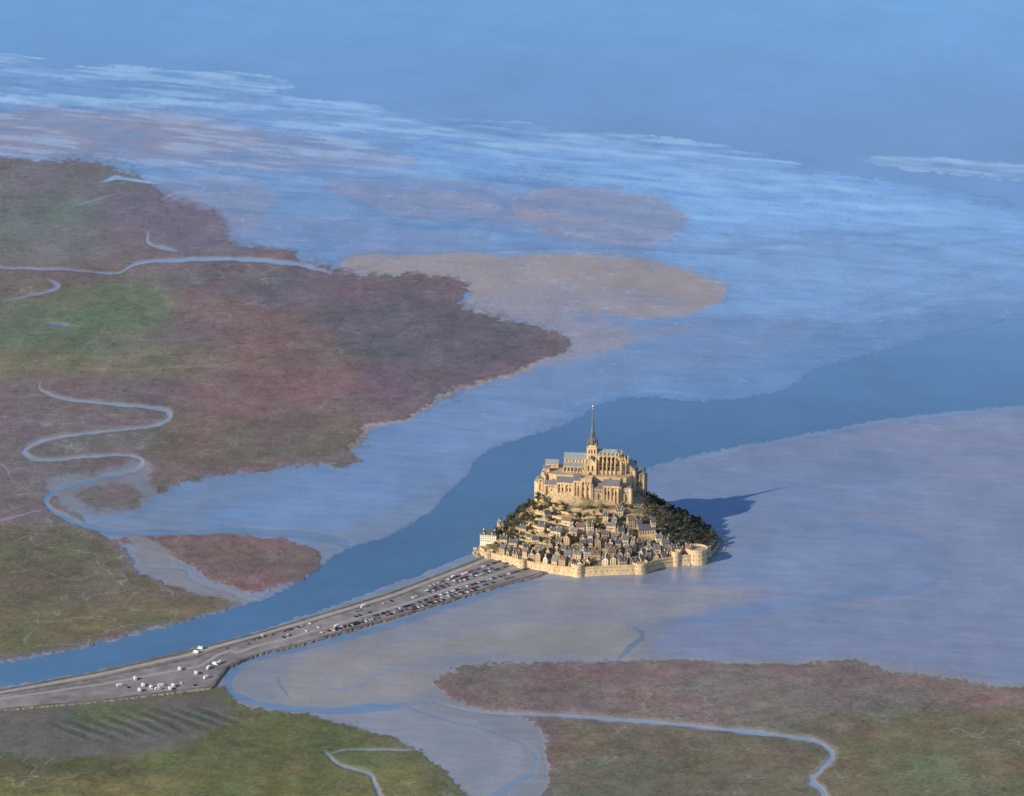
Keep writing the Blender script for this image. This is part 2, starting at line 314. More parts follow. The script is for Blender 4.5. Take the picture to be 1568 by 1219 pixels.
# ------------------------------------------------------------------ materials
def newmat(name):
    m=bpy.data.materials.new(name); m.use_nodes=True; nt=m.node_tree
    return m,nt,nt.nodes['Principled BSDF']
def nd(nt,t,**k):
    n=nt.nodes.new(t)
    for a,b in k.items(): setattr(n,a,b)
    return n
def noise(nt,scale,detail=4,rough=.55,vec=None,sc3=None):
    tc=nd(nt,'ShaderNodeTexCoord'); mp=nd(nt,'ShaderNodeMapping')
    if sc3: mp.inputs['Scale'].default_value=sc3
    n=nd(nt,'ShaderNodeTexNoise'); n.inputs['Scale'].default_value=scale; n.inputs['Detail'].default_value=detail; n.inputs['Roughness'].default_value=rough
    nt.links.new(tc.outputs['Object'],mp.inputs['Vector']); nt.links.new(mp.outputs['Vector'],n.inputs['Vector'])
    return n
def mrange(nt,src,a,b,c,d):
    m=nd(nt,'ShaderNodeMapRange'); 
    for i,v in zip(('From Min','From Max','To Min','To Max'),(a,b,c,d)): m.inputs[i].default_value=v
    nt.links.new(src,m.inputs['Value']); return m.outputs['Result']
def vmul(nt,colsock,facsock):
    m=nd(nt,'ShaderNodeVectorMath',operation='SCALE'); nt.links.new(colsock,m.inputs[0]); nt.links.new(facsock,m.inputs['Scale']); return m.outputs[0]
def math_(nt,op,a,b):
    m=nd(nt,'ShaderNodeMath',operation=op)
    for i,s in enumerate((a,b)):
        if isinstance(s,(int,float)): m.inputs[i].default_value=s
        else: nt.links.new(s,m.inputs[i])
    return m.outputs[0]
m,nt,bs=newmat('tidal_ground')
ac=nd(nt,'ShaderNodeAttribute',attribute_name='gcol'); aw=nd(nt,'ShaderNodeAttribute',attribute_name='gwet'); am=nd(nt,'ShaderNodeAttribute',attribute_name='gmarsh')
n1=noise(nt,0.045,7,.65); n2=noise(nt,0.012,7,.68,sc3=(1,0.4,1)); n3=noise(nt,0.25,3,.6)
k1=mrange(nt,n1.outputs['Fac'],.3,.7,-.15,.15); k1=math_(nt,'MULTIPLY',k1,am.outputs['Fac'])
k2=mrange(nt,n2.outputs['Fac'],.3,.7,-.11,.11)
k3=mrange(nt,n3.outputs['Fac'],.3,.7,-.14,.14); k3=math_(nt,'MULTIPLY',k3,math_(nt,'ADD',am.outputs['Fac'],.4))
vo=nd(nt,'ShaderNodeTexVoronoi',feature='DISTANCE_TO_EDGE'); vo.inputs['Scale'].default_value=0.013
tc=nd(nt,'ShaderNodeTexCoord'); wn_=noise(nt,0.02,4,.6)
vm=nd(nt,'ShaderNodeVectorMath',operation='MULTIPLY_ADD'); nt.links.new(wn_.outputs['Color'],vm.inputs[0]); vm.inputs[1].default_value=(140,140,0); nt.links.new(tc.outputs['Object'],vm.inputs[2]); nt.links.new(vm.outputs[0],vo.inputs['Vector'])
kv=mrange(nt,vo.outputs['Distance'],0,.025,-.13,0); kv=math_(nt,'MULTIPLY',kv,am.outputs['Fac'])
tot=math_(nt,'ADD',math_(nt,'ADD',k1,k2),math_(nt,'ADD',k3,math_(nt,'ADD',kv,1.0)))
nt.links.new(vmul(nt,ac.outputs['Color'],tot),bs.inputs['Base Color'])
nt.links.new(mrange(nt,aw.outputs['Fac'],0,1.3,.95,.2),bs.inputs['Roughness'])
nt.links.new(mrange(nt,aw.outputs['Fac'],0,1,.1,.5),bs.inputs['Specular IOR Level'])
bp=nd(nt,'ShaderNodeBump'); bp.inputs['Strength'].default_value=.25; bp.inputs['Distance'].default_value=1.2
nt.links.new(math_(nt,'MULTIPLY',n1.outputs['Fac'],am.outputs['Fac']),bp.inputs['Height']); nt.links.new(bp.outputs[0],bs.inputs['Normal'])
gm.materials.append(m)
m,nt,bs=newmat('sea_water_mat')
ac=nd(nt,'ShaderNodeAttribute',attribute_name='gcol')
n1=noise(nt,0.006,6,.6,sc3=(1,0.35,1)); n2=noise(nt,0.08,4,.6)
nt.links.new(vmul(nt,ac.outputs['Color'],math_(nt,'ADD',mrange(nt,n1.outputs['Fac'],.3,.7,.94,1.06),mrange(nt,n2.outputs['Fac'],.3,.7,-.05,.05))),bs.inputs['Base Color'])
bs.inputs['Roughness'].default_value=.28; bs.inputs['IOR'].default_value=1.33
bp=nd(nt,'ShaderNodeBump'); bp.inputs['Strength'].default_value=.2; bp.inputs['Distance'].default_value=.6
nt.links.new(n2.outputs['Fac'],bp.inputs['Height']); nt.links.new(bp.outputs[0],bs.inputs['Normal'])
wm.materials.append(m)
def simple(name,c,rough=.85,var=.15,scale=.5,bump=0,streak=False,spec=.3,metal=0):
    m,nt,bs=newmat(name)
    n=noise(nt,scale,5,.6,sc3=(1,1,.3) if streak else None); nb=noise(nt,scale*.17,3,.5)
    f=math_(nt,'ADD',mrange(nt,n.outputs['Fac'],.3,.7,1-var,1+var),mrange(nt,nb.outputs['Fac'],.3,.7,-var*.7,var*.7))
    rgb=nd(nt,'ShaderNodeRGB'); rgb.outputs[0].default_value=(*c,1)
    nt.links.new(vmul(nt,rgb.outputs[0],f),bs.inputs['Base Color'])
    bs.inputs['Roughness'].default_value=rough; bs.inputs['Specular IOR Level'].default_value=spec; bs.inputs['Metallic'].default_value=metal
    if bump:
        b=nd(nt,'ShaderNodeBump'); b.inputs['Strength'].default_value=bump; b.inputs['Distance'].default_value=.5
        nt.links.new(n.outputs['Fac'],b.inputs['Height']); nt.links.new(b.outputs[0],bs.inputs['Normal'])
    return m
STONE=simple('abbey_granite',(.63,.45,.26),.9,.28,.3,.4,True)
STONE2=simple('rampart_granite',(.66,.48,.28),.9,.22,.3,.3,True)
STONE3=simple('weathered_granite',(.44,.34,.23),.9,.3,.3,.4,True)
W_=[simple('render_cream',(.66,.50,.32),.9,.12,.6),simple('render_grey',(.48,.40,.30),.9,.12,.6),simple('granite_house',(.50,.36,.22),.9,.2,.6),simple('render_white',(.78,.69,.55),.9,.08,.6)]
SLATE=simple('slate',(.10,.105,.12),.6,.2,.6,spec=.4); SLATE2=simple('slate_light',(.17,.17,.185),.55,.2,.5,spec=.4)
TILE=simple('brown_tile',(.20,.135,.10),.8,.2,.6)
LEAD=simple('lead_roof',(.25,.27,.29),.6,.12,.3,spec=.4)
COPPER=simple('spire_lead',(.16,.17,.16),.6,.12,.3,spec=.4)
DARK=simple('window_dark',(.045,.045,.05),.3,.1,.5)
GOLD=simple('gilded_statue',(.8,.55,.15),.35,.05,.5,metal=1)
LEAF=[simple('leaves_dark',(.06,.068,.045),.8,.3,.3),simple('leaves_mid',(.095,.098,.052),.8,.3,.3),simple('leaves_olive',(.15,.125,.065),.8,.3,.3)]
BARK=simple('bark',(.10,.075,.05),.9,.2,1)
GRAVEL=simple('causeway_gravel',(.25,.23,.23),.95,.3,.05)
RIPRAP=simple('causeway_stone_bank',(.21,.18,.16),.95,.35,.3,.5)
ASPH=simple('worn_asphalt',(.36,.33,.315),.9,.12,.1)
LINEM=simple('road_paint',(.7,.7,.68),.8,.05,1)
# ------------------------------------------------------------------ mesh builder
class MB:
    def __init__(s,T=None): s.v=[];s.f=[];s.m=[];s.mats=[];s.T=T or Matrix()
    def mi(s,mat):
        if mat not in s.mats: s.mats.append(mat)
        return s.mats.index(mat)
    def add(s,vs,fs,mat,M=None):
        o=len(s.v); TT=s.T@M if M is not None else s.T
        s.v+=[tuple(TT@Vector(p)) for p in vs]; k=s.mi(mat)
        for f in fs: s.f.append([o+i for i in f]); s.m.append(k)
    def fr(s,cx,cy,rot): return Matrix.Translation((cx,cy,0))@Matrix.Rotation(rot,4,'Z')
    def box(s,cx,cy,z0,z1,lx,ly,mat,rot=0,tp=1.0):
        a,b=lx/2,ly/2
        s.add([(-a,-b,z0),(a,-b,z0),(a,b,z0),(-a,b,z0),(-a*tp,-b*tp,z1),(a*tp,-b*tp,z1),(a*tp,b*tp,z1),(-a*tp,b*tp,z1)],
              [(0,3,2,1),(4,5,6,7),(0,1,5,4),(1,2,6,5),(2,3,7,6),(3,0,4,7)],mat,s.fr(cx,cy,rot))
    def gable(s,cx,cy,z0,h,lx,ly,rm,wm,rot=0,ov=.4,hip=0):
        a,b=lx/2,ly/2; M=s.fr(cx,cy,rot); e=ov; dz=h*e/b; t=.3
        if hip==0: s.add([(-a,-b,z0),(a,-b,z0),(a,b,z0),(-a,b,z0),(-a,0,z0+h-.05),(a,0,z0+h-.05)],[(0,4,3),(1,2,5)],wm,M)
        A_=a+e; B_=b+e; r=A_-hip
        s.add([(-A_,-B_,z0-dz),(A_,-B_,z0-dz),(A_,B_,z0-dz),(-A_,B_,z0-dz),(-r,0,z0+h),(r,0,z0+h),
               (-A_,-B_,z0-dz+t),(A_,-B_,z0-dz+t),(A_,B_,z0-dz+t),(-A_,B_,z0-dz+t),(-r,0,z0+h+t),(r,0,z0+h+t)],
              [(6,7,11,10),(8,9,10,11),(0,4,5,1),(2,5,4,3),(0,1,7,6),(2,3,9,8)]+([(6,10,9),(7,8,11)] if hip else [(0,6,10,4),(4,10,9,3),(1,5,11,7),(5,2,8,11)]),rm,M)
    def cyl(s,cx,cy,z0,z1,r0,r1,n,mat,rot=0,cap=True,sc=(1,1)):
        vs=[];fs=[]
        for k,(zz,r) in enumerate(((z0,r0),(z1,r1))):
            for i in range(n):
                a=rot+2*math.pi*i/n; vs.append((cx+r*math.cos(a)*sc[0],cy+r*math.sin(a)*sc[1],zz))
        for i in range(n): j=(i+1)%n; fs.append((i,j,n+j,n+i))
        if cap: fs.append(tuple(range(n,2*n)))
        s.add(vs,fs,mat)
    def prism(s,P,z0,z1,mat,top=None):
        n=len(P); s.add([(x,y,z0) for x,y in P]+[(x,y,z1) for x,y in P],[(i,(i+1)%n,n+(i+1)%n,n+i) for i in range(n)],mat)
        s.add([(x,y,z1) for x,y in P],[tuple(range(n))],top or mat)
    def wins(s,cx,cy,lx,ly,side,z,w,h,n,mat=None,rot=0,arch=False,m0=1.0,off=.06):
        a,b=lx/2,ly/2; M=s.fr(cx,cy,rot)
        L=(lx if side in 'fb' else ly)-2*m0
        for i in range(n):
            c=-L/2+L*(i+.5)/n
            pts=[(c-w/2,z),(c+w/2,z),(c+w/2,z+h)]+([(c,z+h+w*.8)] if arch else [])+[(c-w/2,z+h)]
            if side=='f': V3=[(p,-b-off,q) for p,q in pts]
            elif side=='b': V3=[(-p,b+off,q) for p,q in pts]
            elif side=='r': V3=[(a+off,p,q) for p,q in pts]
            else: V3=[(-a-off,-p,q) for p,q in pts]
            s.add(V3,[tuple(range(len(V3)))],mat or DARK,M)
    def obj(s,name,loc=(0,0,0),rot=0,parent=None):
        me=bpy.data.meshes.new(name); me.from_pydata(s.v,[],s.f)
        for m in s.mats: me.materials.append(m)
        me.polygons.foreach_set('material_index',s.m); me.update()
        o=bpy.data.objects.new(name,me); o.location=loc; o.rotation_euler=(0,0,rot); link(o)
        if parent: o.parent=parent
        return o
# ------------------------------------------------------------------ the rock
RIM=[G(735,846),G(748,856),G(768,862),G(800,871),G(840,878),G(885,883),G(935,881),G(980,879),G(1008,871),G(1035,867),G(1067,864),G(1088,852)]+[(152,-45),(140,5),(108,50),(55,78),(0,88),(-50,75),(-90,45),(-112,5),(-130,-35)]
RC=(0.0,-22.0)
RIMS=cat(RIM,True,6)
def ray(theta,P=RIMS):
    dx,dy=math.cos(theta),math.sin(theta); best=0
    n=len(P)
    for i in range(n):
        ax,ay=P[i][0]-RC[0],P[i][1]-RC[1]; bx,by=P[(i+1)%n][0]-RC[0],P[(i+1)%n][1]-RC[1]
        ex,ey=bx-ax,by-ay; den=dx*ey-dy*ex
        if abs(den)<1e-9: continue
        t=(ax*ey-ay*ex)/den; s=(ax*dy-ay*dx)/den
        if 0<=s<=1 and t>best: best=t
    return best
NT=360
RO=np.array([ray(2*math.pi*i/NT) for i in range(NT)])
def ro(th): 
    x=(th%(2*math.pi))/(2*math.pi)*NT; i=int(x)%NT; f=x-int(x); return RO[i]*(1-f)+RO[(i+1)%NT]*f
def ri(th): a,b=64.,32.; return a*b/math.sqrt((b*math.cos(th))**2+(a*math.sin(th))**2)
def sval(x,y):
    dx,dy=x-RC[0],y-RC[1]; r=math.hypot(dx,dy); th=math.atan2(dy,dx); a,b=ri(th),ro(th)
    return (r-a)/(b-a),th
def hz(x,y):
    s,th=sval(x,y)
    n=float(fbm(np.array([x/22.+50]),np.array([y/22.+50]),4,2)[0])
    if s<0: return 50+min(-s*60,18)
    if s>1: return -2-(s-1)*60
    zz=5.5+46*(1-s)**1.15
    q=zz/5.0; fr=q-math.floor(q); st=(math.floor(q)+min(1,max(0,(fr-.35)/.3)))*5.0
    zz=zz*.5+st*.5
    return zz+n*3.0*min(1,(1-s)*5)
def place(x,s):
    lo,hi=-175.,RC[1]
    for _ in range(40):
        mid=(lo+hi)/2
        if sval(x,mid)[0]>s: lo=mid
        else: hi=mid
    return (lo+hi)/2
b=MB(); nr=70; na=300; vsx=[];fsx=[]
for j in range(nr+1):
    fr=j/nr
    for i in range(na):
        th=2*math.pi*i/na; a_i,b_o=ri(th),ro(th)
        if fr<.12: r=a_i*fr/.12*.999
        else: r=a_i+(b_o*1.03-a_i)*((fr-.12)/.88)
        x,y=RC[0]+r*math.cos(th),RC[1]+r*math.sin(th)
        jit=2.0*(random.random()-.5)*(1 if .13<fr<.95 else 0)
        vsx.append((x+jit,y+jit,hz(x,y)+jit*.6))
for j in range(nr):
    for i in range(na):
        k=(i+1)%na; fsx.append((j*na+i,(j+1)*na+i,(j+1)*na+k,j*na+k))
ROCK,nt,bs=newmat('island_rock_and_scrub')
n1=noise(nt,.07,6,.65); n2=noise(nt,.4,5,.6); geo=nd(nt,'ShaderNodeNewGeometry'); sx=nd(nt,'ShaderNodeSeparateXYZ'); nt.links.new(geo.outputs['True Normal'],sx.inputs[0])
f=math_(nt,'ADD',mrange(nt,sx.outputs['Z'],.6,.95,-.25,.14),n1.outputs['Fac'])
cr=nd(nt,'ShaderNodeValToRGB'); e=cr.color_ramp.elements; e[0].position=.39; e[0].color=(.50,.36,.21,1); e[1].position=.67; e[1].color=(.12,.115,.062,1)
e2=e.new(.53); e2.color=(.28,.21,.12,1)
nt.links.new(f,cr.inputs['Fac']); nt.links.new(vmul(nt,cr.outputs['Color'],mrange(nt,n2.outputs['Fac'],.3,.7,.55,1.45)),bs.inputs['Base Color'])
bs.inputs['Roughness'].default_value=.95; bs.inputs['Specular IOR Level'].default_value=.1
b.add(vsx,fsx,ROCK); b.obj('rocky_island')
b=MB(); rr_=random.Random(5)
for i in range(260):
    th=rr_.choice([rr_.uniform(math.radians(196),math.radians(228)),rr_.uniform(math.radians(318),math.radians(400))])
    r=ro(th)+rr_.uniform(0,9); x,y=RC[0]+r*math.cos(th),RC[1]+r*math.sin(th); s=rr_.uniform(.6,2.6)
    vs=[(x+s*math.cos(a)*rr_.uniform(.7,1.2)*(1 if k==0 else .6),y+s*math.sin(a)*rr_.uniform(.7,1.2)*(1 if k==0 else .6),-.3 if k==0 else s*rr_.uniform(.5,1)) for k in (0,1) for a in [math.pi*2*q/6 for q in range(6)]]
    b.add(vs,[(q,(q+1)%6,6+(q+1)%6,6+q) for q in range(6)]+[(6,7,8,9,10,11)],STONE3)
b.obj('shore_rocks')
# ------------------------------------------------------------------ abbey
AR=RAD(-8)
abbey=link(bpy.data.objects.new('abbey',None)); 
def ab(): return MB(Matrix.Rotation(AR,4,'Z'))
def pinn(b,x,y,z,w,h,mat=STONE): 
    b.box(x,y,z,z+h*.4,w,w,mat); b.cyl(x,y,z+h*.4,z+h,w*.62,.05,4,mat,math.pi/4)
def block(b,cx,cy,lx,ly,z0,z1,rh,mat=STONE,roof=SLATE2,butt=0,rows=((6,1.0,2.0),),n=6,rot=0,hip=0,bd=2.4):
    b.box(cx,cy,z0,z1,lx,ly,mat,rot)
    if rh>0: b.gable(cx,cy,z1,rh,lx,ly,roof,mat,rot,hip=hip)
    else:
        b.box(cx,cy,z1,z1+1.2,lx+.5,ly+.5,mat,rot)
    for i in range(butt):
        c=-lx/2+.9+(lx-1.8)*i/(butt-1); M=Matrix.Translation((cx,cy,0))@Matrix.Rotation(rot,4,'Z')@Vector((c,-ly/2-bd/2+.3,0))
        b.box(M.x,M.y,z0,z1-3-(i%2)*3,1.7,bd,mat,rot,tp=.9)
    for (dz,w,h) in rows:
        b.wins(cx,cy,lx,ly,'f',z1-dz,w,h,n,rot=rot,arch=h>2.4,m0=2); b.wins(cx,cy,lx,ly,'l',z1-dz,w,h,max(2,int(ly/5)),rot=rot); b.wins(cx,cy,lx,ly,'r',z1-dz,w,h,max(2,int(ly/5)),rot=rot)
b=ab()
b.prism([(-60,-16),(-42,-22),(10,-25),(44,-24),(52,-6),(50,20),(-30,24),(-58,12)],36,79.5,STONE,STONE3)
for y in (-13,-7,-1,5,11): b.box(-60.5,y,40,76,3.5,2.2,STONE,tp=.8)
for i in range(4): b.box(-56+i*5,-18.6-i*1.6,42,74-(i%2)*4,2.0,3.6,STONE,tp=.85)
b.box(-51,0,79.5,80.7,17,.6,STONE); b.box(-59,-2,79.5,80.8,.7,26,STONE)
block(b,-50,8,16,9,79,85,4,STONE,LEAD,rows=((4,.9,2),),n=4)
block(b,-55,-9,8,7,60,84,2.5,STONE,SLATE2,rows=((3,.9,1.8),(9,.9,1.8)),n=2)
b.prism([(-66,-16),(-55,-27),(-40,-31),(-40,-20),(-60,10),(-67,8)],30,58,STONE3,STONE3)
b.prism([(-70,-8),(-63,-20),(-58,-16),(-62,8),(-69,12)],26,66,STONE,STONE3)
block(b,-47,-27,15,10,36,70,3.5,STONE,SLATE2,butt=3,rows=((4,1,2.2),(11,1,2)),n=4)
block(b,-61,-14,6,8,36,72,2.5,STONE,SLATE2,rows=((4,.9,2),),n=2)
b.cyl(-55,-21,50,78,1.8,1.6,10,STONE); b.cyl(-55,-21,78,82,1.9,.05,10,SLATE)
b.obj('terrace_walls',parent=abbey)
b=ab()
b.box(-20.5,0,79,87.5,28,23,STONE)
b.box(-20.5,0,87.5,95,27,11,STONE); b.gable(-20.5,0,95,6.2,27,11,LEAD,STONE,ov=.5)
for sgn in (-1,1):
    b.add([(-34.5,sgn*11.9,87.3),(-6.5,sgn*11.9,87.3),(-6.5,sgn*5.5,90.6),(-34.5,sgn*5.5,90.6)],[(0,1,2,3)],LEAD)
    b.add([(-34.5,sgn*11.9,87.3),(-34.5,sgn*5.5,90.6),(-34.5,sgn*5.5,87.3)],[(0,1,2)],STONE)
b.wins(-20.5,0,28,23,'f',81,1.5,4.2,6,arch=True); b.wins(-20.5,0,27,11,'f',90.9,1.2,2.4,6,arch=True)
b.wins(-20.5,0,28,23,'l',80.5,2,4,3,arch=True); b.wins(-20.5,0,27,11,'l',90,1.6,4,1,arch=True)
for i in range(7): b.box(-33.5+i*4.2,-12,79,86.5,.9,1.3,STONE3)
b.obj('nave',parent=abbey)
b=ab()
b.box(-.5,0,79,94,12,34,STONE); b.gable(-.5,0,94,6.5,34,12,LEAD,STONE,rot=math.pi/2)
b.wins(-.5,0,12,34,'f',84,1.8,6,2,arch=True); b.wins(-.5,0,12,34,'l',84,1.2,4,4,arch=True)
for x in (-7,6): b.box(x,-16.5,79,96,1.6,2.4,STONE); pinn(b,x,-16.5,96,1.6,4)
b.obj('transept',parent=abbey)
b=ab()
b.box(0,0,79,111,12.5,12.5,STONE)
for zz in (101,110.5): b.box(0,0,zz,zz+.7,13.4,13.4,STONE)
for sd in 'flrb':
    b.wins(0,0,12.5,12.5,sd,102.8,1.5,4.4,3,arch=True,m0=1.3); b.wins(0,0,12.5,12.5,sd,96.5,1.3,2.6,3,arch=True,m0=1.3)
b.box(0,0,111.2,113,11.4,11.4,STONE)
for x in (-5.4,5.4):
    for y in (-5.4,5.4): pinn(b,x,y,111.2,1.5,8,COPPER)
b.obj('crossing_tower',parent=abbey)
b=ab()
b.cyl(0,0,113,121,6.6,3.2,4,COPPER,math.pi/4); b.cyl(0,0,121,126,3.0,2.6,8,COPPER)
for i in range(8): 
    a=i*math.pi/4; pinn(b,3.0*math.cos(a),3.0*math.sin(a),121,.7,7.5,COPPER)
for i in range(4):
    a=i*math.pi/2; b.box(4.6*math.cos(a),4.6*math.sin(a),113,117,2,2,COPPER,rot=a); b.cyl(4.6*math.cos(a),4.6*math.sin(a),117,121,1.4,.05,4,COPPER,a+math.pi/4)
b.cyl(0,0,126,140,2.3,1.15,8,COPPER); b.cyl(0,0,140,140.7,1.6,1.6,8,COPPER); b.cyl(0,0,140.7,157.5,1.1,.3,8,COPPER)
for zz in (129,133,137,145):
    for i in range(4): a=i*math.pi/2+.4; b.box(1.7*math.cos(a),1.7*math.sin(a),zz,zz+1.2,.4,.4,COPPER)
b.obj('spire',parent=abbey)
b=ab()
b.cyl(0,0,157.5,158.3,.6,.5,8,GOLD); b.cyl(0,0,158.3,160.6,.32,.5,8,GOLD); b.cyl(0,0,160.6,161.4,.5,.2,8,GOLD); b.cyl(0,0,161.4,162,.28,.2,8,GOLD)
for sg in (-1,1): b.add([(0,.2,160.2),(sg*1.2,.4,162.4),(sg*1.0,.4,159.6)],[(0,1,2)],GOLD)
b.box(.7,-.3,160.6,163,.12,.12,GOLD)
b.obj('archangel_statue',parent=abbey)
b=ab()
def apse(b,x0,xc,w,z0,z1,mat,top=None):
    P=[(x0,-w),(xc,-w)]+[(xc+w*math.sin(a),-w*math.cos(a)) for a in [math.pi*k/7 for k in range(1,7)]]+[(xc,w),(x0,w)]
    b.prism(P,z0,z1,mat,top); return P
apse(b,6,30,13.5,64,84,STONE,LEAD); apse(b,6,30,11,84,89.5,STONE,LEAD)
P=apse(b,6,30,6,89.5,101.5,STONE)
n=len(P); vv=[(x+(.4 if x>6 else 0),y*1.07,101.3) for x,y in P]+[(6,0,107.5),(30,0,107.5)]
fs_=[(0,1,n+1,n),(n-2,n-1,n,n+1)]+[(i,i+1,n+1) for i in range(1,n-2)]
b.add(vv,fs_,LEAD)
FL=[(0,1,2,3),(4,7,6,5),(0,4,5,1),(1,5,6,2),(3,2,6,7),(0,3,7,4)]
for i,x in enumerate([9,14,19,24,29]):
    for sg in (-1,1):
        b.box(x,sg*13.6,60,95,1.5,3.2,STONE,tp=.93); pinn(b,x,sg*13.2,95,1.6,6.5)
        b.box(x,sg*9.6,84,96,1.1,1.5,STONE); pinn(b,x,sg*9.6,96,1.2,5.5)
        b.add([(x-.4,sg*13,93),(x+.4,sg*13,93),(x+.4,sg*6,99.5),(x-.4,sg*6,99.5),(x-.4,sg*13,91.4),(x+.4,sg*13,91.4),(x+.4,sg*6,96.5),(x-.4,sg*6,96.5)],FL,STONE)
        pinn(b,x,sg*6.2,101,1.1,5.5)
    if i<4:
        b.add([(x+1.2,-6.06,92),(x+3.8,-6.06,92),(x+3.8,-6.06,98.5),(x+2.5,-6.06,100.4),(x+1.2,-6.06,98.5)],[(0,1,2,3,4)],DARK)
        b.add([(x+1.2,-13.56,72),(x+3.8,-13.56,72),(x+3.8,-13.56,79),(x+2.5,-13.56,81.2),(x+1.2,-13.56,79)],[(0,1,2,3,4)],DARK)
        b.add([(x+1.4,-11.06,85),(x+3.6,-11.06,85),(x+3.6,-11.06,88),(x+1.4,-11.06,88)],[(0,1,2,3)],DARK)
for k in range(1,7):
    a=math.pi*(k)/7; sx_,sy_=math.sin(a),-math.cos(a)
    b.box(30+14.2*sx_,14.2*sy_,58,94,3.4,1.5,STONE,rot=math.atan2(sy_,sx_),tp=.93); pinn(b,30+13.8*sx_,13.8*sy_,94,1.6,6.5)
    b.box(30+9.6*sx_,9.6*sy_,84,95.5,1.6,1.1,STONE,rot=math.atan2(sy_,sx_)); pinn(b,30+9.6*sx_,9.6*sy_,95.5,1.2,5.5)
    M=Matrix.Translation((30,0,0))@Matrix.Rotation(math.atan2(sy_,sx_),4,'Z')
    b.add([(13,-.4,93),(13,.4,93),(6,.4,99.5),(6,-.4,99.5),(13,-.4,91.4),(13,.4,91.4),(6,.4,96.5),(6,-.4,96.5)],FL,STONE,M)
    pinn(b,30+6.1*sx_,6.1*sy_,101,1.1,5.5)
b.obj('gothic_choir',parent=abbey)
b=ab()
block(b,-29,-31,20,13,36,75,5.0,butt=5,rows=((5,1,2.2),(11,1,3),(18,1,2),(25,.9,1.6)),n=5)
block(b,-14,-33,9,15,36,79,5.5,butt=3,rows=((5,1,2.4),(12,1,2.6),(20,1,2)),n=2)
block(b,-3,-33,13,16,36,80,0,butt=3,rows=((6,1.1,3.4),(13,1.1,2.6),(21,1,2.4)),n=3)
block(b,10.5,-33.5,14,14,34,70,4.5,STONE3,butt=3,rows=((5,1,2.2),(11,1,2.2),(18,1,1.8)),n=4)
block(b,27,-32.5,19,15,34,74,5,STONE,butt=5,rows=((5,1,2.4),(12,1.2,3.6),(21,1,2)),n=5)
block(b,43,-28,13,16,34,69,0,STONE3,butt=3,rows=((6,1,2.4),(13,1,2)),n=3)
for x,y,t in ((37.5,-37,72),(50.5,-36,70),(4,-40,74)):
    b.cyl(x,y,32,t,2.6,2.4,14,STONE); b.cyl(x,y,t,t+.9,2.9,2.9,14,STONE); b.cyl(x,y,t+.9,t+5.5,2.7,.05,14,SLATE)
b.box(-8.5,-25,73,85,2.6,2.6,STONE); b.cyl(-8.5,-25,85,89,2.0,.05,4,STONE,math.pi/4)
for x in (-34,-22,18,31): b.box(x,-31,78,83,1.1,1.6,STONE)
b.obj('abbey_lodgings',parent=abbey)
b=ab()
block(b,46,6,12,24,33,83,0,STONE3,butt=0,rows=((6,1.2,4),(14,1.2,3.6)),n=3)
b.gable(46,6,84.2,6.5,24,11.6,SLATE2,STONE3,rot=math.pi/2)
block(b,58.5,4,12,22,30,79,6,STONE3,butt=3,rows=((6,1,5),(15,1,4),(24,1,2.6)),n=4,hip=3)
for y in (-6,0,6,12): b.box(65.4,y,30,75,2.2,1.6,STONE3,tp=.9)
b.cyl(52.5,-9,33,85,2.2,2.0,10,STONE); b.cyl(52.5,-9,85,90,2.3,.05,10,SLATE)
b.box(18,30,30,78,66,14,STONE3); b.gable(18,30,78,7,66,14,SLATE2,STONE3)
b.wins(18,30,66,14,'b',64,1.6,7,12,arch=True)
b.obj('gothic_wing',parent=abbey)
# ------------------------------------------------------------------ ramparts
def rampart(name,P,h,base=-1.5,th=3.2,mat=STONE2):
    b=MB(); P=[Vector((x,y)) for x,y in P]; n=len(P)
    def off(i,d):
        t=(P[min(i+1,n-1)]-P[max(i-1,0)]).normalized(); nn=Vector((t.y,-t.x)); return P[i]+nn*d
    secs=[(1.3,base),(0.2,h-2.2),(.75,h-1.7),(.75,h),(.2,h),(.2,h-1.1),(-th,h-1.1),(-th,2)]
    vs=[];fs=[];m_=len(secs)
    for i in range(n):
        for d,zz in secs: q=off(i,d); vs.append((q.x,q.y,zz))
    for i in range(n-1):
        for k in range(m_-1): fs.append((i*m_+k,(i+1)*m_+k,(i+1)*m_+k+1,i*m_+k+1))
    fs.append(tuple(range(m_))); fs.append(tuple(range((n-1)*m_,n*m_))[::-1])
    b.add(vs,fs,mat)
    for i in range(n-1):
        d=(P[i+1]-P[i]); ln=d.length; t=d.normalized(); nn=Vector((t.y,-t.x)); rot=math.atan2(t.y,t.x); k=int(ln/2.6)
        for j in range(k):
            q=P[i]+d*((j+.5)/k)+nn*.47
            b.box(q.x,q.y,h+.003,h+.9,1.5,.5,mat,rot)
            if j%3==0: q=P[i]+d*((j+.5)/k)+nn*(.35+.75*.5); b.box(q.x,q.y,h*.45,h*.45+1.4,.35,.7,DARK,rot)
    return b.obj(name)
